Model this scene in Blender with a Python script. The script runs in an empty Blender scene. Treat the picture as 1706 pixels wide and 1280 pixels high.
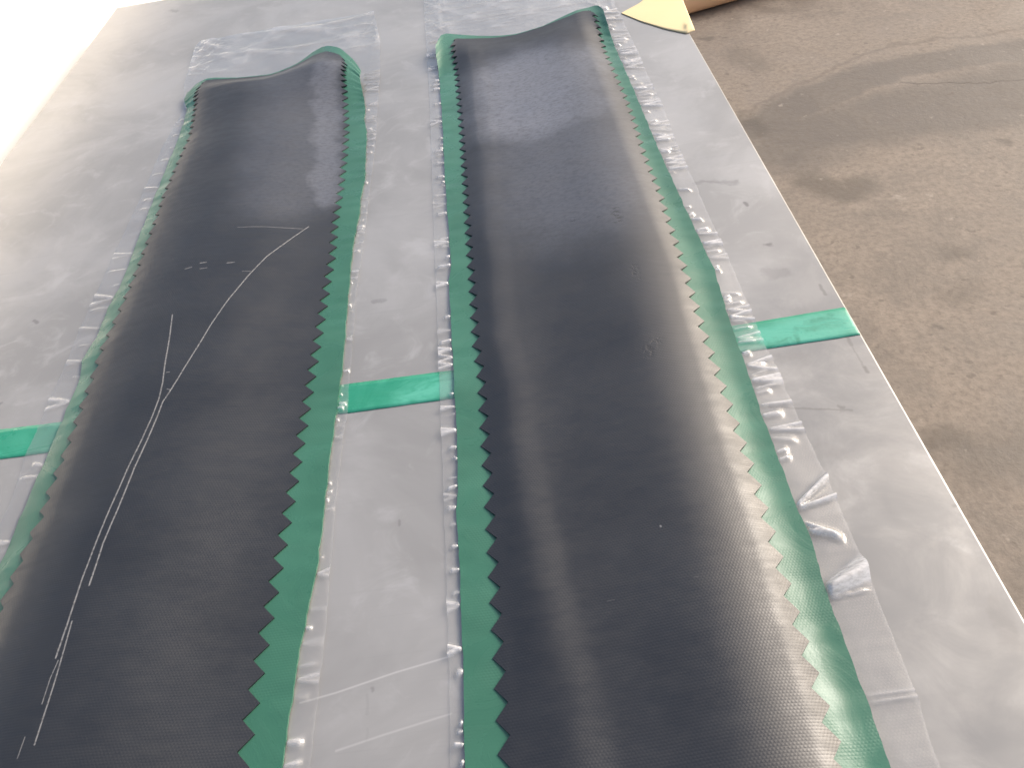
import bpy, math, random
import numpy as np
from mathutils import Matrix, Vector

random.seed(7)
rng = np.random.default_rng(7)
S = bpy.context.scene
COL = S.collection
R = math.radians

# ------------------------------------------------------------------ camera
# metres; z = 0 is the top of the metal table, x across it, y along it
cam_data = bpy.data.cameras.new("camera")
cam = bpy.data.objects.new("camera", cam_data)
COL.objects.link(cam)
cam.matrix_world = Matrix(((0.98858827, 0.14335329, 0.04629316, 0.23236894),
                           (-0.07113975, 0.71514118, -0.69535044, -0.47732527),
                           (-0.13278692, 0.68412201, 0.71717830, 0.48225858),
                           (0, 0, 0, 1)))
cam_data.sensor_width = 36
cam_data.lens = 1300 / 1706 * 36
cam_data.clip_start = 0.02
cam_data.clip_end = 500
S.camera = cam

# ------------------------------------------------------------------ sky, sun, exposure
SUN_EL, SUN_AZ = R(32), R(28)          # azimuth measured from +x towards +y
world = bpy.data.worlds.new("World")
S.world = world
world.use_nodes = True
wn = world.node_tree
sky = wn.nodes.new("ShaderNodeTexSky")
sky.sky_type = 'NISHITA'
sky.sun_disc = False
sky.sun_elevation = SUN_EL
sky.sun_rotation = R(90) - SUN_AZ
sky.air_density = 0.9
sky.dust_density = 5.5
sky.ozone_density = 0.2
wn.links.new(sky.outputs[0], wn.nodes["Background"].inputs[0])
wn.nodes["Background"].inputs[1].default_value = 0.148

sun_data = bpy.data.lights.new("sun", 'SUN')
sun_data.energy = 1.1
sun_data.angle = R(26)
sun_data.color = (1.0, 0.99, 0.98)
sun = bpy.data.objects.new("sun", sun_data)
COL.objects.link(sun)
sd = Vector((math.cos(SUN_EL) * math.cos(SUN_AZ), math.cos(SUN_EL) * math.sin(SUN_AZ), math.sin(SUN_EL)))
sun.rotation_euler = sd.to_track_quat('Z', 'Y').to_euler()
sun.location = (3, 3, 3)

S.view_settings.view_transform = 'Standard'
S.view_settings.look = 'None'
S.view_settings.exposure = 0.60
S.view_settings.gamma = 1.0

# ------------------------------------------------------------------ helpers
def tag(o, label=None, cat=None, group=None, kind=None):
    for k, v in (("label", label), ("category", cat), ("group", group), ("kind", kind)):
        if v:
            o[k] = v
    return o

def empty(name, loc):
    o = bpy.data.objects.new(name, None)
    o.empty_display_size = 0.05
    o.location = loc
    COL.objects.link(o)
    return o

def mesh_obj(name, verts, faces, mat, parent=None, smooth=True):
    me = bpy.data.meshes.new(name)
    v = np.asarray(verts, dtype=float)
    if parent is not None:
        v = v - np.array(parent.location)
    me.from_pydata(v.tolist(), [], [list(map(int, f)) for f in faces])
    if smooth is True:
        me.polygons.foreach_set("use_smooth", [True] * len(me.polygons))
    elif smooth is not False:
        me.polygons.foreach_set("use_smooth", list(smooth))
    me.materials.append(mat)
    me.update()
    o = bpy.data.objects.new(name, me)
    COL.objects.link(o)
    if parent is not None:
        o.parent = parent
    return o

def grid_faces(nr, nc, off=0):
    i = np.arange(nr - 1)[:, None] * nc + np.arange(nc - 1)[None, :] + off
    return np.stack([i, i + 1, i + nc + 1, i + nc], -1).reshape(-1, 4)

def slab(name, X, Y, Z, Zb, mat, parent):
    """sheet with thickness: a top grid, walls round its rim, a bottom"""
    nr, nc = X.shape
    V = np.stack([X, Y, Z], -1).reshape(-1, 3)
    F = grid_faces(nr, nc).tolist()
    ns = len(F)
    idx = np.arange(nr * nc).reshape(nr, nc)
    rim = np.concatenate([idx[0, :], idx[1:, -1], idx[-1, -2::-1], idx[-2:0:-1, 0]])
    B = V[rim].copy()
    B[:, 2] = np.asarray(Zb).reshape(-1)[rim] if np.ndim(Zb) else Zb
    n0 = len(V)
    m = len(rim)
    W = np.concatenate([V[rim], B])
    for k in range(m):
        k2 = (k + 1) % m
        F.append([n0 + k, n0 + m + k, n0 + m + k2, n0 + k2])
    V = np.concatenate([V, W])
    return mesh_obj(name, V, F, mat, parent, [True] * ns + [False] * m)

def box_mesh(parts):
    V, F = [], []
    for (x0, x1, y0, y1, z0, z1) in parts:
        n = len(V)
        V += [(x0, y0, z0), (x1, y0, z0), (x1, y1, z0), (x0, y1, z0), (x0, y0, z1), (x1, y0, z1), (x1, y1, z1), (x0, y1, z1)]
        F += [[n, n + 3, n + 2, n + 1], [n + 4, n + 5, n + 6, n + 7], [n, n + 1, n + 5, n + 4],
              [n + 1, n + 2, n + 6, n + 5], [n + 2, n + 3, n + 7, n + 6], [n + 3, n, n + 4, n + 7]]
    return V, F

def bevel(o, w, seg=3):
    m = o.modifiers.new("bevel", 'BEVEL')
    m.width = w
    m.segments = seg
    m.limit_method = 'ANGLE'
    return o

def curve_x(pts, y):
    p = np.array(sorted([(b, a) for a, b in pts]))
    return np.interp(y, p[:, 0], p[:, 1])

def sstep(a, b, t):
    u = np.clip((t - a) / (b - a), 0, 1)
    return u * u * (3 - 2 * u)

def wob(t, seed, scale):
    r = np.random.default_rng(seed)
    o = 0
    for k in range(6):
        fr = (0.6 + 1.1 * k + r.random()) / scale
        o = o + np.sin(2 * np.pi * fr * t + r.random() * 6.28) / (1 + 0.6 * k)
    return o / 2.2

# ------------------------------------------------------------------ node helpers
class Mat:
    def __init__(self, name):
        self.m = bpy.data.materials.new(name)
        self.m.use_nodes = True
        self.t = self.m.node_tree
        self.p = self.t.nodes["Principled BSDF"]
        self.out = self.t.nodes["Material Output"]
        self.tc = self.t.nodes.new("ShaderNodeTexCoord").outputs["Object"]
    def link(self, a, b):
        self.t.links.new(a, b)
    def put(self, sock, v):
        if hasattr(v, "is_output"):
            self.link(v, sock)
        elif isinstance(v, (tuple, list)) and sock.type == 'RGBA' and len(v) == 3:
            sock.default_value = (*v, 1)
        else:
            sock.default_value = v
    def n(self, typ, ins=(), out=0, **props):
        nd = self.t.nodes.new(typ)
        for k, v in props.items():
            setattr(nd, k, v)
        for i, v in (ins.items() if isinstance(ins, dict) else enumerate(ins)):
            if v is not None:
                self.put(nd.inputs[i], v)
        return nd.outputs[out]
    def math(self, op, a, b=None, c=None, clamp=False):
        return self.n("ShaderNodeMath", [a, b, c], operation=op, use_clamp=clamp)
    def vmath(self, op, a, b=None, out=0, scale=None):
        nd = self.t.nodes.new("ShaderNodeVectorMath")
        nd.operation = op
        self.put(nd.inputs[0], a)
        if b is not None:
            self.put(nd.inputs[1], b)
        if scale is not None:
            self.put(nd.inputs["Scale"], scale)
        return nd.outputs[out]
    def noise(self, scale, detail=4, rough=0.55, vec=None, dist=0.0, stretch=None, color=False):
        v = vec if vec is not None else self.tc
        if stretch:
            v = self.vmath('MULTIPLY', v, stretch)
        nd = self.t.nodes.new("ShaderNodeTexNoise")
        self.link(v, nd.inputs["Vector"])
        nd.inputs["Scale"].default_value = scale
        nd.inputs["Detail"].default_value = detail
        nd.inputs["Roughness"].default_value = rough
        nd.inputs["Distortion"].default_value = dist
        return nd.outputs["Color" if color else 0]
    def rng(self, v, a, b, c=0.0, d=1.0, smooth=True):
        nd = self.t.nodes.new("ShaderNodeMapRange")
        nd.interpolation_type = 'SMOOTHSTEP' if smooth else 'LINEAR'
        self.put(nd.inputs[0], v)
        for i, q in enumerate((a, b, c, d)):
            self.put(nd.inputs[i + 1], q)
        return nd.outputs[0]
    def mix(self, f, a, b, mode='MIX'):
        nd = self.t.nodes.new("ShaderNodeMix")
        nd.data_type = 'RGBA'
        nd.blend_type = mode
        self.put(nd.inputs[0], f)
        self.put(nd.inputs[6], a)
        self.put(nd.inputs[7], b)
        return nd.outputs[2]
    def warp(self, amount, scale, vec=None):
        v = vec if vec is not None else self.tc
        c = self.vmath('SUBTRACT', self.noise(scale, 3, color=True, vec=v), (0.5, 0.5, 0.5))
        return self.vmath('ADD', v, self.vmath('SCALE', c, scale=amount))
    def seg(self, a, b, w0, w1, vec=None, flat=True):
        """soft mask round the segment a-b: 1 inside w0, 0 beyond w1 (metres)"""
        v = vec if vec is not None else self.tc
        a = (a[0], a[1], 0); b = (b[0], b[1], 0)
        v = self.vmath('MULTIPLY', v, (1, 1, 0)) if flat else v
        ab = tuple(q - p for p, q in zip(a, b))
        l2 = max(sum(q * q for q in ab), 1e-12)
        pa = self.vmath('SUBTRACT', v, a)
        t = self.math('MULTIPLY', self.vmath('DOT_PRODUCT', pa, ab, out=1), 1.0 / l2, clamp=True)
        d = self.vmath('LENGTH', self.vmath('SUBTRACT', pa, self.vmath('SCALE', ab, scale=t)), out=1)
        return self.rng(d, w0, w1, 1.0, 0.0)
    def line(self, pts, w0, w1, vec=None):
        o = None
        v = self.vmath('MULTIPLY', vec if vec is not None else self.tc, (1, 1, 0))
        for a, b in zip(pts[:-1], pts[1:]):
            s = self.seg(a, b, w0, w1, v, False)
            o = s if o is None else self.math('MAXIMUM', o, s)
        return o
    def weave(self, px, py, vec=None):
        """woven-cloth imprint, px by py metres per repeat"""
        v = vec if vec is not None else self.tc
        sx = self.n("ShaderNodeSeparateXYZ", [v])
        x = self.t.nodes[-1].outputs[0]; y = self.t.nodes[-1].outputs[1]
        row = self.math('MULTIPLY', y, 1.0 / py)
        k = self.math('MULTIPLY', self.math('FLOOR', row), math.pi)
        a = self.math('SINE', self.math('ADD', self.math('MULTIPLY', x, 2 * math.pi / px), k))
        b = self.math('SINE', self.math('MULTIPLY', self.math('FRACT', row), math.pi))
        return self.math('MULTIPLY', b, self.math('ADD', self.math('MULTIPLY', a, 0.32), 0.68))
    def bump(self, h, strength, dist, normal=None):
        nd = self.t.nodes.new("ShaderNodeBump")
        self.put(nd.inputs["Strength"], strength)
        nd.inputs["Distance"].default_value = dist
        self.link(h, nd.inputs["Height"])
        if normal is not None:
            self.link(normal, nd.inputs["Normal"])
        return nd.outputs[0]
    def set(self, **k):
        for a, v in k.items():
            self.put(self.p.inputs[a.replace("_", " ")], v)
        return self

def off(pts, o):
    return [(a - o[0], b - o[1]) for a, b in pts]

# ------------------------------------------------------------------ the setting: floor, added white wall on the left
FZ = -0.80
def floor_material():
    M = Mat("concrete")
    big = M.noise(1.3, 5, 0.6)
    mid = M.noise(5.5, 6, 0.65, dist=0.4)
    fine = M.noise(60, 5, 0.7)
    c = M.mix(M.rng(mid, 0.34, 0.66), (0.170, 0.141, 0.112), (0.315, 0.264, 0.212))
    c = M.mix(M.rng(big, 0.35, 0.7), c, (0.26, 0.215, 0.17))
    w = M.warp(0.22, 5.0)
    w2 = M.warp(0.10, 11.0)
    # the smoother grey patch and its ragged upper edge
    patch = M.line([(0.9838, 1.6931), (1.1370, 1.7985), (1.3415, 1.8945), (1.5109, 1.9339), (1.7049, 1.9377), (1.8935, 1.9107), (2.1686, 1.9182)], 0.05, 0.10, w2)
    patch2 = M.line([(1.0215, 1.6073), (1.3632, 1.6627), (1.7637, 1.6805), (2.0211, 1.6682)], 0.08, 0.22, w)
    pm = M.math('MAXIMUM', patch, patch2)
    c = M.mix(M.math('MULTIPLY', pm, 0.9), c, M.mix(M.rng(mid, 0.35, 0.7), (0.118, 0.102, 0.086), (0.178, 0.157, 0.133)))
    edge = M.line([(0.9685, 1.8033), (1.1788, 1.9271), (1.3963, 2.0420), (1.5556, 2.0911), (1.6992, 2.0982), (1.8575, 2.0541), (2.0830, 2.0717)], 0.001, 0.018, w2)
    c = M.mix(M.math('MULTIPLY', edge, 0.38), c, (0.10, 0.08, 0.064))
    crack = M.line([(1.4717, 1.8387), (1.5334, 1.8080), (1.6022, 1.7958), (1.6679, 1.7595), (1.7443, 1.7484), (1.8257, 1.7313)], 0.0012, 0.006, M.warp(0.03, 25))
    c = M.mix(M.math('MULTIPLY', crack, 0.75), c, (0.06, 0.048, 0.038))
    # dark oily stains
    st = None
    for pts, a, b, k in (([(1.0284, 1.3866), (1.0892, 1.3017), (1.1452, 1.3218)], 0.01, 0.075, 0.62), ([(0.9735, 1.7541), (0.9788, 1.6947)], 0.0, 0.07, 0.6),
                         ([(1.2512, 1.0058), (1.2675, 0.9943)], 0.005, 0.05, 0.5), ([(0.9607, 0.4319), (0.9958, 0.4331)], 0.005, 0.06, 0.6),
                         ([(1.5805, 1.4270), (1.5890, 1.4176)], 0.003, 0.03, 0.6), ([(0.9806, 2.3884), (0.9915, 2.3786)], 0.003, 0.03, 0.6),
                         ([(1.0603, 2.2103), (1.0919, 2.1004)], 0.01, 0.09, 0.35), ([(1.1861, 0.8481), (1.2199, 0.8621)], 0.01, 0.07, 0.35),
                         ([(1.0288, 0.3826), (1.0868, 0.3869)], 0.02, 0.11, 0.4), ([(1.1127, 0.7599), (1.1194, 0.7544)], 0.0, 0.02, 0.6)):
        s = M.math('MULTIPLY', M.line(pts, a, b, w2), k)
        st = s if st is None else M.math('MAXIMUM', st, s)
    c = M.mix(st, c, (0.085, 0.074, 0.060))
    c = M.mix(M.rng(fine, 0.35, 0.72, 0.0, 0.55), c, (0.125, 0.102, 0.080))
    spots = M.rng(M.noise(38, 2, 0.5), 0.66, 0.73, 0, 0.55)
    c = M.mix(spots, c, (0.13, 0.105, 0.082))
    pale = M.rng(M.noise(23, 3, 0.6), 0.66, 0.76, 0, 0.35)
    c = M.mix(pale, c, (0.46, 0.40, 0.33))
    h = M.math('ADD', M.math('MULTIPLY', fine, 0.6), M.math('MULTIPLY', mid, 1.0))
    M.set(Base_Color=c, Roughness=M.rng(mid, 0.3, 0.7, 0.5, 0.75), Specular_IOR_Level=0.35, Normal=M.bump(h, 0.35, 0.006))
    return M.m

floor = mesh_obj("floor", [(-60, -60, FZ), (60, -60, FZ), (60, 60, FZ), (-60, 60, FZ)], [[0, 1, 2, 3]], floor_material())
tag(floor, kind="structure")

def added_wall_material():
    M = Mat("white_paint")
    c = M.mix(M.noise(7, 4), (0.86, 0.86, 0.85), (0.90, 0.90, 0.89))
    M.set(Base_Color=c, Roughness=0.6, Specular_IOR_Level=0.3, Normal=M.bump(M.noise(40, 4), 0.15, 0.003))
    return M.m
V, F = box_mesh([(-0.72, -0.56, -1.6, 4.5, FZ, 0.14)])  # added to fill the blank white; height set by its reflection in the table
wall = bevel(mesh_obj("added_low_wall", V, F, added_wall_material(), smooth=False), 0.006)
tag(wall, "added white low wall, stand-in for the blank white past the left edge of the metal table", "wall")

# ------------------------------------------------------------------ the metal table
TX0, TX1, TY0, TY1 = -0.4895, 0.5, -0.85, 1.148
table = empty("metal_table", (0, 0, FZ))
tag(table, "large sheet metal work table under both rubber strips", "table")

def table_material():
    M = Mat("galvanised_sheet")
    cl = M.noise(6, 5, 0.6, dist=0.6)
    cl2 = M.noise(22, 5, 0.65, dist=0.8)
    br = M.noise(3, 5, 0.6, stretch=(3, 160, 1))
    c = M.mix(M.rng(cl, 0.35, 0.68), (0.338, 0.330, 0.314), (0.432, 0.423, 0.405))
    c = M.mix(M.rng(cl2, 0.5, 0.75, 0, 0.6), c, (0.50, 0.495, 0.485))
    c = M.mix(M.rng(br, 0.55, 0.85, 0, 0.40), c, (0.30, 0.295, 0.29))
    # duller, oxidised clouds on the near right
    ox = M.line([(0.4914, -0.0113), (0.4720, -0.1754), (0.4584, -0.2760), (0.4373, -0.3558)], 0.01, 0.20, M.warp(0.10, 14))
    c = M.mix(M.math('MULTIPLY', ox, M.rng(M.noise(17, 6, 0.65, dist=0.5), 0.30, 0.62, 0.35, 0.95)), c, (0.235, 0.235, 0.232))
    # scuffs and dirt where the photograph has them
    wa, wb = M.warp(0.022, 70), M.warp(0.003, 160)
    dark = None
    for pts, a, b, k in (([(0.4025, -0.0760), (0.4278, -0.0821), (0.4620, -0.0906)], 0.0002, 0.0016, 0.55), ([(0.4544, -0.0860), (0.4557, -0.0862)], 0.0005, 0.004, 0.6),
                         ([(0.4212, 0.2498), (0.4614, 0.2406)], 0.0004, 0.005, 0.45), ([(0.4602, 0.2015), (0.4610, 0.1956)], 0.0006, 0.0028, 0.85),
                         ([(0.4611, 0.1276), (0.4630, 0.1262)], 0.001, 0.006, 0.8), ([(0.4881, 0.0581), (0.4882, 0.0444)], 0.0004, 0.0022, 0.6),
                         ([(0.4506, 0.0849), (0.4610, 0.0824)], 0.002, 0.011, 0.35), ([(0.4872, -0.0119), (0.4866, -0.0214)], 0.0004, 0.0024, 0.6),
                         ([(0.4866, -0.0214), (0.4873, -0.0508)], 0.0002, 0.0013, 0.35), ([(0.4874, -0.0481), (0.4881, -0.0537)], 0.0004, 0.0026, 0.7),
                         ([(-0.2996, 0.1854), (-0.2945, 0.1804)], 0.0008, 0.003, 0.6), ([(-0.2890, 0.0644), (-0.2864, 0.0624)], 0.001, 0.004, 0.5),
                         ([(-0.3638, 1.0790), (-0.3514, 1.0707)], 0.001, 0.008, 0.5), ([(0.0719, 0.1305), (0.0828, 0.1299)], 0.0005, 0.004, 0.4),
                         ([(0.0892, -0.2665), (0.0898, -0.2779)], 0.0003, 0.0017, 0.14), ([(0.0904, -0.2872), (0.0904, -0.2941)], 0.0003, 0.0013, 0.1),
                         ([(0.0921, -0.2622), (0.0925, -0.2638)], 0.0003, 0.002, 0.4), ([(0.1060, -0.1352), (0.1065, -0.1391)], 0.0003, 0.002, 0.4),
                         ([(0.4953, -0.1858), (0.5001, -0.1861)], 0.0003, 0.0018, 0.5), ([(0.5041, 0.1404), (0.5035, 0.1335)], 0.0003, 0.002, 0.5),
                         ([(0.3478, 0.2773), (0.3980, 0.2627)], 0.0003, 0.002, 0.25), ([(0.4878, -0.2602), (0.4850, -0.2873)], 0.001, 0.009, 0.25),
                         ([(0.4261, -0.0269), (0.4410, -0.0271)], 0.002, 0.012, 0.22), ([(0.4304, -0.1216), (0.4359, -0.1313)], 0.002, 0.012, 0.22)):
        s = M.math('MULTIPLY', M.line(pts, a, b, wa if b > 0.003 else wb), k)
        dark = s if dark is None else M.math('MAXIMUM', dark, s)
    c = M.mix(M.math('MULTIPLY', dark, 0.75), c, (0.13, 0.125, 0.12))
    pale = M.line([(0.2934, -0.2772), (0.0450, -0.2656), (0.0684, -0.2619), (0.1075, -0.2534), (0.1453, -0.2470)][1:], 0.0001, 0.0011)
    pale = M.math('MAXIMUM', pale, M.math('MULTIPLY', M.line([(0.0715, -0.2983), (0.1012, -0.2922), (0.1434, -0.2845)], 0.0001, 0.0012), 0.7))
    c = M.mix(M.math('MULTIPLY', pale, 0.26), c, (0.92, 0.90, 0.86))
    rough = M.rng(cl2, 0.3, 0.75, 0.28, 0.40)
    h = M.math('ADD', M.math('MULTIPLY', br, 0.2), M.math('MULTIPLY', cl2, 0.35))
    big = M.bump(M.noise(2.2, 2, 0.4), 0.20, 0.02)
    M.set(Base_Color=c, Metallic=0.30, Roughness=rough, Specular_IOR_Level=0.5, Normal=M.bump(h, 0.10, 0.001, big))
    return M.m
table_mat = table_material()

def tabletop():
    # a folded sheet: flat top, rounded rim, skirt turned down all round
    r, sk = 0.0025, 0.045
    prof = [(-0.0, 0.0)] + [(r * math.sin(a), -r + r * math.cos(a)) for a in np.linspace(0.2, math.pi / 2, 5)] + [(r, -sk)]
    x0, x1, y0, y1 = TX0 + r, TX1 - r, TY0 + r, TY1 - r
    V, F = [], []
    for (o, z) in prof:
        V += [(x0 - o, y0 - o, z), (x1 + o, y0 - o, z), (x1 + o, y1 + o, z), (x0 - o, y1 + o, z)]
    F.append([0, 1, 2, 3])
    for k in range(len(prof) - 1):
        for j in range(4):
            a, b = 4 * k + j, 4 * k + (j + 1) % 4
            F.append([a, a + 4, b + 4, b])
    V = [(a, b, c) for a, b, c in V]
    sm = [True] * len(F)
    o = mesh_obj("tabletop", V, F, table_mat, table, sm)
    wn_ = o.modifiers.new("wn", 'WEIGHTED_NORMAL')
    wn_.keep_sharp = False
    return o
tabletop()

def steel_material():
    M = Mat("painted_steel")
    c = M.mix(M.noise(30, 4), (0.20, 0.21, 0.22), (0.28, 0.29, 0.30))
    M.set(Base_Color=c, Roughness=0.5, Metallic=0.2)
    return M.m
steel = steel_material()
legs = []
for i, (lx, ly) in enumerate(((TX0 + 0.06, TY0 + 0.06), (TX1 - 0.06, TY0 + 0.06), (TX0 + 0.06, TY1 - 0.06), (TX1 - 0.06, TY1 - 0.06))):
    V, F = box_mesh([(lx - 0.02, lx + 0.02, ly - 0.02, ly + 0.02, FZ, -0.012)])
    bevel(mesh_obj("leg", V, F, steel, table, False), 0.003, 2)

# ------------------------------------------------------------------ green tape across the table
def tape_material():
    M = Mat("green_tape")
    n1 = M.noise(14, 5, 0.6, dist=1.5)
    n2 = M.noise(60, 4, 0.6, stretch=(0.35, 1, 1), dist=1.0)
    c = M.mix(M.rng(n1, 0.35, 0.7), (0.022, 0.26, 0.155), (0.055, 0.34, 0.22))
    air = M.line([(0.4269, 0.0004), (0.4555, 0.0019), (0.4901, 0.0059)], 0.008, 0.022, M.warp(0.02, 40))
    air2 = M.line([(0.1153, -0.0035), (0.1340, 0.0001), (0.1526, 0.0000)], 0.006, 0.022, M.warp(0.03, 60))
    a = M.math('MULTIPLY', M.math('MAXIMUM', air, M.math('MULTIPLY', air2, M.rng(n2, 0.4, 0.6))), 0.75)
    c = M.mix(a, c, (0.12, 0.48, 0.35))
    sm = M.line([(0.4574, 0.0076), (0.4679, 0.0084), (0.4826, 0.0091)], 0.001, 0.009, M.warp(0.025, 90))
    sm = M.math('MAXIMUM', sm, M.line([(0.4226, -0.0055), (0.4317, -0.0089), (0.4406, -0.0063)], 0.001, 0.006, M.warp(0.02, 120)))
    sm = M.math('MAXIMUM', sm, M.line([(0.4511, 0.0090), (0.4472, -0.0017), (0.4468, -0.0107)], 0.0003, 0.0035, M.warp(0.006, 90)))
    c = M.mix(M.math('MULTIPLY', M.math('MULTIPLY', sm, M.rng(n2, 0.3, 0.6)), 0.65), c, (0.01, 0.19, 0.11))
    y = M.n("ShaderNodeSeparateXYZ", [M.tc], out=1)
    M.set(Base_Color=c, Roughness=M.rng(n2, 0.3, 0.7, 0.24, 0.42), Specular_IOR_Level=0.5, Normal=M.bump(M.math('ADD', n2, n1), 0.22, 0.002))
    return M.m

def tape():
    t = 0.0005
    xs = np.concatenate([np.linspace(TX0 + 0.003, TX1 - 0.004, 120)])
    path = [(x, t) for x in xs] + [(TX1 - 0.004 + (0.004 + t) * math.sin(a), -0.004 + (0.004 + t) * math.cos(a)) for a in np.linspace(0.25, math.pi / 2, 6)] + [(TX1 + t, -0.02), (TX1 + t, -0.034)]
    top = [(-0.2739, 0.0262), (-0.2156, 0.0245), (0.0558, 0.0194), (0.1503, 0.0172), (0.4213, 0.0220), (0.5, 0.0246)]
    bot = [(-0.2585, -0.0114), (0.0549, -0.0165), (0.1496, -0.0172), (0.4181, -0.0122), (0.5, -0.0114)]
    P = np.array(path)
    yt = np.interp(P[:, 0], [a for a, b in top], [b for a, b in top]) + 0.0002 * wob(P[:, 0], 3, 0.1)
    yb = np.interp(P[:, 0], [a for a, b in bot], [b for a, b in bot]) + 0.0002 * wob(P[:, 0], 4, 0.1)
    nc = 9
    v = np.linspace(0, 1, nc)
    X = np.repeat(P[:, :1], nc, 1)
    Z = np.repeat(P[:, 1:], nc, 1)
    Y = yb[:, None] + (yt - yb)[:, None] * v[None, :]
    V = np.stack([X, Y, Z], -1).reshape(-1, 3)
    o = mesh_obj("green_tape", V, grid_faces(len(P), nc)[:, ::-1], tape_material())
    s = o.modifiers.new("thickness", 'SOLIDIFY'); s.thickness = 0.0002; s.offset = -1
    tag(o, "strip of green adhesive tape stuck straight across the metal table", "tape")
tape()

# ------------------------------------------------------------------ rubber repair strips
PITCH = 0.0197
def zig(y, phase):
    """triangle wave, -1 .. 1"""
    u = ((y - phase) / PITCH) % 1.0
    return 4 * np.abs(u - 0.5) - 1

def rubber_material(name, base, scratches, pocks, o, painted_sheen):
    M = Mat(name)
    n = M.noise(9, 5, 0.6)
    n2 = M.noise(45, 5, 0.65, stretch=(1, 2.5, 1))
    w = M.weave(0.0022, 0.0019)
    c = M.mix(M.rng(n, 0.35, 0.7), base, tuple(q * 1.35 for q in base))
    rough = M.math('ADD', M.rng(n2, 0.3, 0.7, -0.05, 0.05), M.rng(n, 0.3, 0.7, 0.42, 0.50))
    h = M.math('MULTIPLY', w, M.rng(n, 0.25, 0.6, 0.55, 1.0))
    # pale grey sheen painted into the colour, with a blotchy rim
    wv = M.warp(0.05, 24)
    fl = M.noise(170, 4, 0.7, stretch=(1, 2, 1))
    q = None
    for pts, b0, b1, k in painted_sheen:
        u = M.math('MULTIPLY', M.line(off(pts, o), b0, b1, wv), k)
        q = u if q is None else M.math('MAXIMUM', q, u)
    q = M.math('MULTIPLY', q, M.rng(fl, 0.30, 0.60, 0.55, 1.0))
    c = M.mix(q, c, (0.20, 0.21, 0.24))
    if scratches:
        g = M.rng(M.noise(420, 2, 0.6), 0.30, 0.55, 0.45, 1.0)
        s = None
        for pts, wd, k in scratches:
            q = M.math('MULTIPLY', M.line(off(pts, o), wd * 0.22, wd * 0.85), k)
            s = q if s is None else M.math('MAXIMUM', s, q)
        c = M.mix(M.math('MULTIPLY', s, g), c, (0.27, 0.265, 0.255))
        rough = M.math('ADD', rough, M.math('MULTIPLY', s, 0.2))
    if pocks:
        g = M.rng(M.noise(260, 3, 0.6), 0.50, 0.60)
        s = None
        for pts, wd in pocks:
            q = M.line(off(pts, o), wd * 0.2, wd)
            s = q if s is None else M.math('MAXIMUM', s, q)
        h = M.math('SUBTRACT', h, M.math('MULTIPLY', M.math('MULTIPLY', s, g), 1.8))
        c = M.mix(M.math('MULTIPLY', M.math('MULTIPLY', s, g), 0.6), c, (0.008, 0.008, 0.009))
    b1 = M.bump(n2, 0.10, 0.002)
    M.set(Base_Color=c, Roughness=rough, Specular_IOR_Level=0.85, Normal=M.bump(h, 0.5, 0.00015, b1))
    return M.m

def green_material(name):
    M = Mat(name)
    n = M.noise(7, 4, 0.6, dist=0.5)
    n2 = M.noise(26, 5, 0.6, dist=1.0)
    c = M.mix(M.rng(n, 0.35, 0.7), (0.044, 0.152, 0.098), (0.060, 0.195, 0.130))
    cling = M.rng(n2, 0.45, 0.62)
    rough = M.rng(n2, 0.35, 0.65, 0.24, 0.40)
    h = M.math('MULTIPLY', M.weave(0.0022, 0.0019), M.math('ADD', M.math('MULTIPLY', cling, 0.85), 0.15))
    b1 = M.bump(n2, 0.10, 0.003)
    M.set(Base_Color=c, Roughness=rough, Specular_IOR_Level=0.55, Normal=M.bump(h, 0.5, 0.00012, b1))
    return M.m

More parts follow.
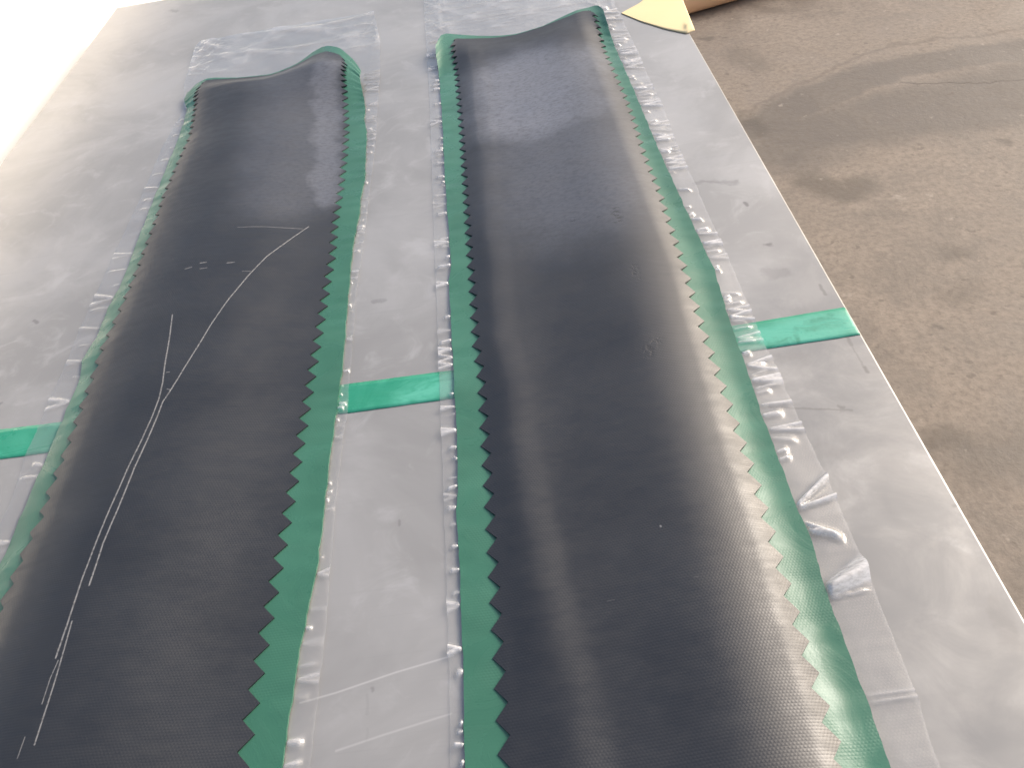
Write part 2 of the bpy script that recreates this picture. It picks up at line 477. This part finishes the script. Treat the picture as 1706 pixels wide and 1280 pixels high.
def strip(spec):
    """a thin green cushion layer with the black rubber layer on it, its long edges cut in teeth"""
    root = empty("rubber_repair_strip", (spec['x'], 0.0, 0.0))
    tag(root, spec['label'], "rubber strip", "black and green rubber repair strips on the table")
    y0, y1 = -0.70, spec['yend']
    dy = PITCH / 6
    k = np.arange(-60, 90) * PITCH / 2
    ys = np.unique(np.round(np.concatenate([k + spec['phl'], k + spec['phr'], np.arange(y0, y1, dy)]), 4))
    ys = ys[(ys > y0) & (ys < y1 - 0.001)]
    tips = np.concatenate([k + spec['phl'], k + spec['phr']])
    near = np.array([np.min(np.abs(tips - v)) for v in ys])
    ys = ys[(near < 6e-5) | (near > 0.0011)]
    ys = np.concatenate([[y0], ys, [y1]])
    gl, gr = curve_x(spec['gl'], ys) + 0.0005 * wob(ys, 11 + spec['seed'], 0.06), curve_x(spec['gr'], ys) + 0.0005 * wob(ys, 12 + spec['seed'], 0.06)
    bl0, br0 = curve_x(spec['bl'], ys), curve_x(spec['br'], ys)
    a = spec['amp']
    bl = bl0 + a * zig(ys, spec['phl'])
    br = br0 + a * zig(ys, spec['phr'])
    end = lambda x, k: np.interp(x, [p[0] for p in spec[k]], [p[1] for p in spec[k]])

    def endwarp(X, Y, key):
        w = np.clip((Y - (y1 - 0.2)) / 0.2, 0, 1) ** 1.6
        return Y + (end(X, key) - y1) * w

    def base(X, Y):
        """top of the green layer"""
        L = np.interp(Y, ys, gl); Rr = np.interp(Y, ys, gr)
        u = (X - L) / (Rr - L)
        z = 0.0030 + spec['lift'](X, Y, u)
        z = z + 0.0006 * wob(Y, 5 + spec['seed'], 0.11) * sstep(0.12, 0.0, u) + 0.0006 * wob(Y, 6 + spec['seed'], 0.09) * sstep(0.88, 1.0, u)
        return np.maximum(z, 0.0022)

    # green layer
    u = np.concatenate([np.linspace(0, 0.2, 14), np.linspace(0.2, 0.8, 20)[1:-1], np.linspace(0.8, 1, 14)])
    X = gl[:, None] + (gr - gl)[:, None] * u[None, :]
    Y = np.repeat(ys[:, None], len(u), 1)
    Zg = base(X, Y)
    Yw = endwarp(X, Y, 'eg')
    slab("green_layer", X, Yw, Zg, Zg - 0.0018, spec['green'], root)

    # black layer, teeth on both long edges
    u = np.concatenate([np.linspace(0, 0.22, 22), np.linspace(0.22, 0.78, 44)[1:-1], np.linspace(0.78, 1, 22)])
    ins = 1.6 * a
    Xi = (bl0 + ins)[:, None] + ((br0 - ins) - (bl0 + ins))[:, None] * u[None, :]
    X = np.concatenate([bl[:, None], (0.5 * (bl + bl0 + ins))[:, None], Xi, (0.5 * (br + br0 - ins))[:, None], br[:, None]], 1)
    Y = np.repeat(ys[:, None], X.shape[1], 1)
    dl, dr = X - bl0[:, None] + a, br0[:, None] + a - X
    Zb = base(X, Y)
    Z = Zb + 0.0007 + spec['bulk'](np.maximum(dl, 0), np.maximum(dr, 0), Y) * sstep(y1, y1 - 0.07, Y)
    Yw = endwarp(X, Y, 'eb')
    slab("black_layer", X, Yw, Z, Zb - 0.0004, spec['black'], root)
    return root, ys, gl, gr

scr = [([(-0.0073, 0.2703), (-0.0218, 0.2490), (-0.0436, 0.2131), (-0.0580, 0.1807), (-0.0708, 0.1451), (-0.0820, 0.1069), (-0.0894, 0.0705), (-0.0963, 0.0365), (-0.1006, 0.0186), (-0.1037, 0.0083), (-0.1044, -0.0093), (-0.1061, -0.0327), (-0.1094, -0.0642), (-0.1110, -0.1059), (-0.1135, -0.1360), (-0.1134, -0.1704)], 0.0011, 0.9),
       ([(-0.1233, 0.1284), (-0.1177, 0.0889), (-0.1137, 0.0594), (-0.1093, 0.0315), (-0.1081, 0.0127), (-0.1089, -0.0084), (-0.1115, -0.0364), (-0.1150, -0.0632), (-0.1176, -0.1026), (-0.1194, -0.1335), (-0.1206, -0.1640), (-0.1195, -0.1995), (-0.1196, -0.2240)], 0.0011, 0.85),
       ([(-0.1168, -0.1981), (-0.1157, -0.2164), (-0.1146, -0.2432), (-0.1139, -0.2805)], 0.0009, 0.8),
       ([(-0.1172, -0.2260), (-0.1186, -0.2383), (-0.1183, -0.2547)], 0.0007, 0.65), ([(-0.1220, -0.2751), (-0.1221, -0.2878)], 0.0007, 0.5),
       ([(-0.1122, 0.2090), (-0.1063, 0.2096)], 0.0013, 0.75), ([(-0.1265, 0.2021), (-0.1203, 0.2037)], 0.0013, 0.6), ([(-0.1101, 0.1992), (-0.1037, 0.1997)], 0.0011, 0.6),
       ([(-0.0830, 0.2050), (-0.0759, 0.2053)], 0.0013, 0.7), ([(-0.0832, 0.2706), (-0.0553, 0.2691), (-0.0137, 0.2662)], 0.0012, 0.4), ([(-0.0646, 0.1893), (-0.0567, 0.1884)], 0.0010, 0.4),
       ([(-0.1092, 0.0452), (-0.1064, 0.0454)], 0.0008, 0.6), ([(-0.1035, 0.0236), (-0.1004, 0.0222)], 0.0008, 0.6), ([(-0.1181, 0.0856), (-0.1154, 0.0842)], 0.0007, 0.5)]
pock = [([(0.3246, 0.1989), (0.3248, 0.1742)], 0.008), ([(0.2795, 0.1980), (0.2843, 0.1967)], 0.006), ([(0.3264, 0.0985), (0.3268, 0.0822)], 0.006),
        ([(0.3168, -0.0165), (0.3265, -0.0031)], 0.009), ([(0.3026, 0.1939), (0.3080, 0.1882)], 0.004)]
spk = [([(0.2943, -0.1815), (0.2946, -0.1820)], 0.0011, 0.9), ([(0.2500, -0.2284), (0.2548, -0.2282)], 0.0005, 0.2), ([(0.3073, -0.2244), (0.3104, -0.2245)], 0.0005, 0.15)]
LX, RX = -0.085, 0.272
left_black = rubber_material("black_rubber_left", (0.0155, 0.017, 0.0195), scr, None, (LX, 0),
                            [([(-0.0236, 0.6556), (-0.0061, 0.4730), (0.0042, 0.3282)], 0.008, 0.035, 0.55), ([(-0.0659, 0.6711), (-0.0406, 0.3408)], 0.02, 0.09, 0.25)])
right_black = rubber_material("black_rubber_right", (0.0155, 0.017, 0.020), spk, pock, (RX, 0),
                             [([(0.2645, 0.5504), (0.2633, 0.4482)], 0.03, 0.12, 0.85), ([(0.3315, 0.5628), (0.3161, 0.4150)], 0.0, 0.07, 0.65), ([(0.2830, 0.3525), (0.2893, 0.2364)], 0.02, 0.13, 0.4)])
green = green_material("green_rubber")

def lift_right(X, Y, u):
    e = sstep(0.60, 0.735, Y)
    return e * (0.003 + 0.012 * (2 * np.abs(u - 0.5)) ** 2.2) + (0.0028 + 0.0055 * sstep(0.97, 0.83, u)) * sstep(0.3, 0.8, u)
def dome(d, w, h, k=2.2):
    return h * (1 - (1 - np.clip(d / w, 0, 1)) ** k)
def bulk_right(dl, dr, Y):
    c = np.interp(Y, [-0.5, -0.33, -0.2, -0.1, 0.1, 0.5], [0.068, 0.052, 0.037, 0.029, 0.025, 0.030]) + 0.0022 * wob(Y, 77, 0.28)
    l = 0.0006 * sstep(0, 0.010, dl) + 0.0050 * sstep(0.0, 1.0, dl / c) - 0.0009 * sstep(c + 0.001, c + 0.022, dl) + 0.0004 * wob(Y, 78, 0.35) * sstep(0.01, 0.03, dl)
    r = dome(dr, 0.060, 0.0095, 1.9) * (1 - 0.45 * sstep(0.10, 0.45, Y))
    w = sstep(0.05, 0.15, dl)
    return np.minimum(l, r) * (1 - w) + w * (r - 0.0012 * sstep(0.06, 0.11, dr))
def lift_left(X, Y, u):
    e = sstep(0.52, 0.70, Y)
    return 0.0080 * dome(u, 0.17, 1.0, 1.8) * sstep(0.8, 0.25, u) + e * (0.002 + 0.003 * np.exp(-((u - 0.06) / 0.16) ** 2) + 0.018 * np.exp(-((u - 0.84) / 0.20) ** 2))
def bulk_left(dl, dr, Y):
    l = dome(dl, 0.090, 0.0125)
    return l * sstep(-0.01, 0.10, dr) + 0.0008 * wob(Y, 21, 0.5) * sstep(0.02, 0.08, dl) * sstep(0.02, 0.08, dr)

gl_R = [(0.1399, 0.6809), (0.1414, 0.6433), (0.1452, 0.4793), (0.1469, 0.3459), (0.1505, 0.2122), (0.1517, 0.1700), (0.1488, 0.1412), (0.1514, -0.0017), (0.1521, -0.0437), (0.1527, -0.0823), (0.1518, -0.1176), (0.1501, -0.1340), (0.1513, -0.1606), (0.1518, -0.2089), (0.1520, -0.2309), (0.1521, -0.2714), (0.1515, -0.3178)]
gr_R = [(0.3900, 0.7163), (0.3909, 0.6161), (0.3931, 0.4946), (0.3940, 0.3969), (0.3948, 0.3114), (0.3984, 0.1792), (0.4015, 0.0943), (0.3967, 0.0228), (0.3953, -0.0296), (0.3927, -0.0892), (0.3921, -0.1364), (0.3915, -0.1787), (0.3929, -0.2042), (0.3900, -0.2257), (0.3891, -0.2451), (0.3886, -0.2675), (0.3884, -0.3066), (0.3870, -0.3446)]
gbl_R = [(0.1653, 0.6835), (0.1674, 0.6155), (0.1690, 0.5042), (0.1700, 0.4517), (0.1711, 0.2455), (0.1718, 0.1688), (0.1726, 0.1073), (0.1726, 0.0483)] + [(0.1755, 0.0), (0.1757, -0.1), (0.1757, -0.2), (0.1755, -0.3), (0.175, -0.7)]
gbr_R = [(0.3759, 0.6806), (0.3746, 0.5872), (0.3790, 0.4577), (0.3786, 0.3842), (0.3760, 0.3133), (0.3766, 0.2608), (0.3771, 0.2249), (0.3756, 0.1842), (0.3745, 0.1262)] + [(0.3700, 0.0), (0.3690, -0.15), (0.3640, -0.25), (0.3610, -0.33), (0.360, -0.7)]
gl_L = [(-0.2403, 0.7022), (-0.2283, 0.6397), (-0.2247, 0.5652), (-0.2225, 0.4744), (-0.2182, 0.3382), (-0.2129, 0.2215), (-0.2160, 0.1818), (-0.2141, 0.1354), (-0.2191, 0.1040), (-0.2125, 0.0802), (-0.2115, 0.0361), (-0.2113, -0.0146), (-0.2104, -0.0901), (-0.2099, -0.1269)] + [(-0.2030, -0.3), (-0.2030, -0.7)]
gr_L = [(0.0294, 0.6650), (0.0349, 0.6045), (0.0389, 0.5523), (0.0396, 0.5143), (0.0449, 0.4799), (0.0498, 0.3609), (0.0472, 0.3224), (0.0481, 0.2971), (0.0452, 0.2394), (0.0450, 0.1964), (0.0463, 0.1369), (0.0486, 0.0342), (0.0475, -0.0170), (0.0466, -0.0634), (0.0470, -0.1648), (0.0412, -0.2286), (0.0392, -0.3050)] + [(0.039, -0.7)]
gbl_L = [(-0.2180, 0.6901), (-0.2115, 0.6375), (-0.2010, 0.5289), (-0.2022, 0.4649), (-0.2024, 0.3894), (-0.1976, 0.3163), (-0.1945, 0.2146), (-0.1943, 0.1784), (-0.1959, 0.1100), (-0.1923, 0.0481), (-0.1882, -0.0231), (-0.1843, -0.0916), (-0.1874, -0.0655), (-0.1869, -0.1093), (-0.1874, -0.1491), (-0.1874, -0.1694)]
gbr_L = [(0.0062, 0.6653), (0.0112, 0.5562), (0.0174, 0.4869), (0.0202, 0.4215), (0.0213, 0.3528), (0.0210, 0.2660), (0.0235, 0.2163), (0.0223, 0.1732), (0.0218, 0.1210), (0.0189, -0.0976), (0.0173, -0.1558), (0.0153, -0.2200), (0.0146, -0.2763)]
gbl_L = sorted(gbl_L, key=lambda p: p[1]); gbr_L = sorted(gbr_L, key=lambda p: p[1])
gbl_L = [(gbl_L[0][0], -0.7)] + gbl_L
gbr_L = [(gbr_L[0][0], -0.7)] + gbr_L

END_R_G = [(0.1415, 0.6826), (0.1462, 0.7153), (0.1564, 0.7245), (0.2064, 0.7110), (0.2596, 0.6959), (0.3001, 0.6970), (0.3423, 0.7133), (0.3754, 0.7246), (0.3854, 0.7250), (0.3878, 0.7054)]
END_R_B = [(0.1586, 0.6844), (0.1698, 0.7037), (0.2059, 0.7001), (0.2593, 0.6916), (0.2997, 0.6938), (0.3409, 0.7024), (0.3644, 0.7107), (0.3757, 0.7082), (0.3811, 0.6900)]
END_L_G = [(-0.2334, 0.6829), (-0.2312, 0.6981), (-0.2132, 0.7058), (-0.1594, 0.6924), (-0.1131, 0.6917), (-0.0696, 0.7130), (-0.0485, 0.7327), (-0.0301, 0.7365), (-0.0049, 0.7160), (0.0183, 0.6756), (0.0303, 0.6429), (0.0361, 0.6059), (0.0384, 0.5827)]
END_L_B = [(-0.2223, 0.6829), (-0.2113, 0.6970), (-0.1588, 0.6891), (-0.1124, 0.6874), (-0.0688, 0.7063), (-0.0466, 0.7148), (-0.0248, 0.7108), (-0.0028, 0.6898), (0.0124, 0.6575)]
srt = lambda p: sorted(p)
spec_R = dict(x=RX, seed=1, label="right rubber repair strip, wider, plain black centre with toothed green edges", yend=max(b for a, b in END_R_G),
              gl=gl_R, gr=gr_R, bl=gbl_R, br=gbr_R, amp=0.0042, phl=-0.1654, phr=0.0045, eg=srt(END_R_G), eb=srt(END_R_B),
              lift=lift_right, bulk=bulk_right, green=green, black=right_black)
spec_L = dict(x=LX, seed=2, label="left rubber repair strip with long pale scratches down its black face", yend=max(b for a, b in END_L_G),
              gl=gl_L, gr=gr_L, bl=gbl_L, br=gbr_L, amp=0.0048, phl=0.004, phr=0.012, eg=srt(END_L_G), eb=srt(END_L_B),
              lift=lift_left, bulk=bulk_left, green=green, black=left_black)
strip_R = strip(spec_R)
strip_L = strip(spec_L)

# ------------------------------------------------------------------ clear plastic film under each strip
def film_material():
    M = Mat("clear_film")
    t = M.t
    n = M.noise(30, 4, 0.6)
    bump = M.bump(M.math('ADD', M.math('MULTIPLY', M.weave(0.0022, 0.0019), 0.6), M.math('MULTIPLY', n, 0.4)), 0.35, 0.00022)
    tr = t.nodes.new("ShaderNodeBsdfTransparent")
    tr.inputs[0].default_value = (0.97, 0.965, 0.95, 1)
    gl = t.nodes.new("ShaderNodeBsdfGlossy")
    gl.inputs["Roughness"].default_value = 0.20
    t.links.new(bump, gl.inputs["Normal"])
    df = t.nodes.new("ShaderNodeBsdfDiffuse")
    df.inputs[0].default_value = (0.93, 0.92, 0.91, 1)
    fr = t.nodes.new("ShaderNodeFresnel")
    geo = t.nodes.new("ShaderNodeNewGeometry")
    t.links.new(M.math('ADD', M.math('MULTIPLY', geo.outputs['Backfacing'], 1 / 1.55 - 1.55), 1.55), fr.inputs[0])
    t.links.new(bump, fr.inputs["Normal"])
    m1 = t.nodes.new("ShaderNodeMixShader")
    at = t.nodes.new("ShaderNodeAttribute"); at.attribute_name = "crease"  # stress-whitened folds, also painting their glint streaks into the colour
    t.links.new(M.math('ADD', M.math('MULTIPLY', M.math('MULTIPLY', at.outputs['Fac'], M.rng(M.noise(350, 3, 0.7, stretch=(0.35, 1, 1)), 0.30, 0.65, 0.45, 1.0)), 0.50), 0.09, clamp=True), m1.inputs[0])
    t.links.new(tr.outputs[0], m1.inputs[1]); t.links.new(df.outputs[0], m1.inputs[2])
    m2 = t.nodes.new("ShaderNodeMixShader")
    t.links.new(M.math('MULTIPLY', fr.outputs[0], 1.6, clamp=True), m2.inputs[0])
    t.links.new(m1.outputs[0], m2.inputs[1]); t.links.new(gl.outputs[0], m2.inputs[2])
    t.links.new(m2.outputs[0], M.out.inputs[0])
    return M.m
film_mat = film_material()

def folds(side_seed, ya, yb, dens, k_amp):
    """gathers of the film: (y at strip, slope, width, height, reach)"""
    r = np.random.default_rng(side_seed)
    out = []
    y = ya
    while y < yb:
        k = r.random()
        yj = y
        amp = k_amp * (0.0014 + 0.0024 * r.random())
        wd = 0.0014 + 0.0018 * r.random()
        if k < 0.35:        # a V opening outwards
            s = 0.10 + 0.22 * r.random()
            out.append((yj, s, wd, amp, 1.0)); out.append((yj, -s, wd, amp * 0.9, 1.0))
            if r.random() < 0.5: out.append((yj, 0.0, wd, amp * 0.7, 0.7))
        elif k < 0.8:
            out.append((yj, 0.12 * r.normal(), wd, amp, 0.5 + 0.5 * r.random()))
        else:               # short gather beside the edge
            out.append((yj, 0.3 * r.normal(), wd * 0.8, amp, 0.35))
        y += dens * (0.35 + 1.3 * r.random()) * (1 + 1.5 * (r.random() < 0.18))
    return out

def film(name, label, spec, st, outl, outr, yfar, fl, frr, extra=None):
    root, ys_, gl, gr = st
    y0, y1 = -0.70, yfar
    ys = np.arange(y0, y1, 0.0013)
    L, Rr = curve_x(outl, ys) + 0.0004 * wob(ys, 31, 0.05), curve_x(outr, ys) + 0.0004 * wob(ys, 32, 0.05)
    yend = spec['yend']
    GL, GR = np.interp(ys, ys_, gl), np.interp(ys, ys_, gr)
    nl, nm, nr_ = 22, 24, 30
    gi = 0.012
    X = np.concatenate([L[:, None] + (GL + gi - L)[:, None] * np.linspace(0, 1, nl)[None, :],
                        GL[:, None] + gi + (GR - GL - 2 * gi)[:, None] * np.linspace(0, 1, nm + 2)[None, 1:-1],
                        GR[:, None] - gi + (Rr - GR + gi)[:, None] * np.linspace(0, 1, nr_)[None, :]], 1)
    Y = np.repeat(ys[:, None], X.shape[1], 1)
    Z = np.full(X.shape, 0.0009)
    CR = np.zeros(X.shape)
    for (fs, side) in ((fl, -1), (frr, 1)):
        if side < 0:
            d = GL[:, None] - X; W = np.maximum((GL - L)[:, None], 0.004)
        else:
            d = X - GR[:, None]; W = np.maximum((Rr - GR)[:, None], 0.004)
        cell = np.zeros(X.shape)
        for (yj, s, wd, amp, reach) in fs:
            m = np.abs(ys - yj) < 0.03
            if not m.any():
                continue
            dd = d[m]; q = (Y[m] - yj - s * np.maximum(dd, 0))
            t = dd / (W[m] * reach)
            env = sstep(-0.05, 0.12, t) * sstep(1.12, 0.75, t) if reach < 0.95 else sstep(-0.05, 0.12, t)
            wv = wd * (0.7 + 0.6 * np.clip(t, 0, 1))
            cell[m] = np.maximum(cell[m], amp * env * np.exp(-(q / wv) ** 2))
        Z += cell * (d > -0.004)
        CR = np.maximum(CR, sstep(0.0006, 0.0030, cell) * (d > -0.002))
        if spec['seed'] == 1 and side > 0:
            Z += 0.0013 * sstep(1.05, -0.05, d / W) * sstep(-0.02, -0.004, d) * sstep(-0.32, -0.10, Y)
        Z += 0.0005 * (0.5 + 0.5 * wob(Y, 40 + side, 0.05)) * sstep(0, 0.01, d) 
    # crumpled sheet past the far end of the strip
    far = sstep(yend - 0.01, yend + 0.05, Y)
    cr = 0
    r = np.random.default_rng(spec['seed'] + 50)
    for k in range(11):
        th = r.random() * math.pi
        fq = 4 + 11 * r.random()
        ph = r.random() * 6.28
        s = np.cos(th) * X + np.sin(th) * Y
        wv = np.sin(2 * np.pi * fq * s + ph + 1.5 * np.sin(9 * X + k) + 1.2 * np.sin(11 * Y - k))
        cr = cr + (1 - np.abs(wv)) ** 5 * (0.0018 * 14 / (8 + fq))
    CR = np.maximum(CR, far * sstep(0.0012, 0.0040, cr) * 0.4)
    Z += far * cr * (0.5 if extra is None else extra(X, Y))
    V = np.stack([X, Y, Z], -1).reshape(-1, 3)
    o = mesh_obj(name, V, grid_faces(*X.shape), film_mat)
    at = o.data.attributes.new("crease", 'FLOAT', 'POINT')
    at.data.foreach_set("value", CR.reshape(-1).astype(np.float32))
    tag(o, label, "plastic film", "clear films under the rubber strips")
    return o

OL_L = [(-0.2672, 0.8958), (-0.2728, 0.8783), (-0.2617, 0.7772), (-0.2597, 0.7339), (-0.2382, 0.6396), (-0.2445, 0.5367), (-0.2412, 0.4331), (-0.2410, 0.3472), (-0.2401, 0.2497), (-0.2399, 0.2241), (-0.2391, 0.1430), (-0.2363, 0.1062), (-0.2362, 0.0604), (-0.2345, 0.0311), (-0.2345, -0.0089), (-0.2278, -0.0589), (-0.2281, -0.0998)] + [(-0.226, -0.3), (-0.226, -0.7)]
OR_L = [(0.0277, 0.9555), (0.0334, 0.8884), (0.0492, 0.7696), (0.0548, 0.6500), (0.0559, 0.5540), (0.0585, 0.4697), (0.0566, 0.3102), (0.0572, 0.2759), (0.0561, 0.2164), (0.0549, 0.1842), (0.0536, 0.1385), (0.0551, 0.1000), (0.0557, 0.0642), (0.0562, 0.0186), (0.0574, -0.0151), (0.0559, -0.0493), (0.0554, -0.1080), (0.0563, -0.1507), (0.0575, -0.2057), (0.0576, -0.2412), (0.0566, -0.2890)] + [(0.057, -0.4), (0.057, -0.7)]
OL_R = [(0.1164, 0.9721), (0.1169, 0.9158), (0.1252, 0.6379), (0.1280, 0.5486), (0.1306, 0.4061), (0.1324, 0.2965), (0.1337, 0.2220), (0.1361, 0.1194), (0.1370, 0.0592), (0.1377, 0.0210), (0.1392, -0.0502), (0.1412, -0.1547), (0.1421, -0.2176), (0.1427, -0.2600), (0.1427, -0.3059)] + [(0.142, -0.7)]
OR_R = [(0.4159, 0.7825), (0.4180, 0.6960), (0.4194, 0.6240), (0.4193, 0.5214), (0.4210, 0.4109), (0.4185, 0.3452), (0.4182, 0.2972), (0.4197, 0.2459), (0.4191, 0.1787), (0.4202, 0.1312), (0.4201, 0.0853), (0.4193, 0.0296), (0.4187, -0.0099), (0.4201, -0.0335), (0.4201, -0.0650), (0.4200, -0.0976), (0.4209, -0.1179), (0.4218, -0.1670), (0.4213, -0.2022), (0.4203, -0.2472), (0.4188, -0.2887), (0.4182, -0.3117), (0.4144, -0.3376)] + [(0.402, -0.7)]

fRr = folds(101, -0.13, 0.76, 0.0100, 1.0) + [(-0.172, 0.75, 0.0026, 0.0050, 1.0), (-0.174, 0.25, 0.0018, 0.0040, 1.0), (-0.186, -0.65, 0.0030, 0.0050, 0.75),
       (-0.192, -0.30, 0.0020, 0.005, 0.75), (-0.238, 0.45, 0.0060, 0.0075, 0.95), (-0.243, 0.12, 0.0012, 0.002, 0.9), (-0.3055, 0.02, 0.0012, 0.0016, 0.96), (-0.3095, 0.03, 0.0012, 0.0016, 0.96)]
fRl = folds(102, -0.42, 0.74, 0.0125, 1.0)
fLl = folds(103, -0.30, 0.70, 0.026, 0.55)
fLr = folds(104, -0.45, 0.66, 0.012, 0.7)
film("plastic_film", "clear crinkled plastic film spread under the right rubber strip", spec_R, strip_R, OL_R, OR_R, 0.98, fRl, fRr)
film("plastic_film", "clear crinkled plastic film spread under the scratched left rubber strip", spec_L, strip_L, OL_L, OR_L, 0.90, fLl, fLr)

# ------------------------------------------------------------------ yellow paper on the far right corner, cardboard tube on the floor
def paper_material():
    M = Mat("yellow_paper")
    c = M.mix(M.noise(12, 4), (0.88, 0.70, 0.37), (0.91, 0.75, 0.44))
    M.set(Base_Color=c, Roughness=0.6, Specular_IOR_Level=0.3, Normal=M.bump(M.noise(200, 4), 0.1, 0.0005))
    return M.m
def paper():
    A = np.array([(0.4206, 0.7265), (0.4427, 0.6849), (0.4712, 0.6444), (0.4940, 0.6201), (0.5035, 0.6247)])
    B = np.array([(0.4206, 0.7265), (0.4535, 0.7529), (0.4860, 0.7960), (0.5115, 0.8372), (0.5185, 0.8339)])
    n, m = 26, 26
    u = np.linspace(0, 1, n)
    tA = np.linspace(0, 1, len(A))
    a = np.stack([np.interp(u, tA, A[:, 0]), np.interp(u, tA, A[:, 1])], 1)
    b = np.stack([np.interp(u, tA, B[:, 0]), np.interp(u, tA, B[:, 1])], 1)
    v = np.linspace(0, 1, m)
    P = a[:, None, :] + (b - a)[:, None, :] * v[None, :, None]
    P[..., 0] += 0.004 * u[:, None] ** 6
    X, Y = P[..., 0], P[..., 1]
    Z = 0.0009 + 0.0030 * v[None, :] * (1 - v[None, :]) * np.sin(np.pi * u[:, None]) + 0.0006 * u[:, None] ** 3
    # a pinched crease by the lower tip
    q = (v[None, :] - 0.10 + 0.06 * (1 - u[:, None])) / 0.03
    Z = Z + 0.004 * np.exp(-q ** 2) * sstep(0.72, 0.82, u)[:, None] * sstep(1.0, 0.94, u)[:, None]
    V = np.stack([X, Y, Z], -1).reshape(-1, 3)
    o = mesh_obj("yellow_paper", V, grid_faces(n, m), paper_material())
    s = o.modifiers.new("thickness", 'SOLIDIFY'); s.thickness = 0.0006; s.offset = 0
    tag(o, "creased corner of yellow paper lying at the table's far right corner", "paper")
paper()

def tube():
    M = Mat("brown_cardboard")
    c = M.mix(M.noise(5, 3, stretch=(1, 1, 1)), (0.90, 0.54, 0.31), (0.94, 0.59, 0.35))
    M.set(Base_Color=c, Roughness=0.6, Specular_IOR_Level=0.3)
    p = np.array([(0.9496, 2.5659), (1.2540, 2.6473)])
    d = (p[1] - p[0]) / np.linalg.norm(p[1] - p[0])
    nrm = np.array([-d[1], d[0]])
    r = 0.06
    c0 = p[0] - d * 0.55 + nrm * r * 0.9
    ln = 1.9
    n = 48
    V, F = [], []
    for (t, rr) in ((0, r), (ln, r), (ln, r - 0.006), (0, r - 0.006)):
        for k in range(n):
            a = 2 * math.pi * k / n
            q = c0 + d * t + nrm * rr * math.cos(a)
            V.append((q[0], q[1], FZ + r + rr * math.sin(a)))
    for k in range(4):
        for j in range(n):
            a, b = k * n + j, k * n + (j + 1) % n
            a2, b2 = ((k + 1) % 4) * n + j, ((k + 1) % 4) * n + (j + 1) % n
            F.append([a, b, b2, a2])
    o = mesh_obj("cardboard_tube", V, F, M.m, smooth=[f // n in (0, 2) for f in range(4 * n)])
    tag(o, "brown cardboard tube lying on the concrete floor beyond the table", "tube")
tube()
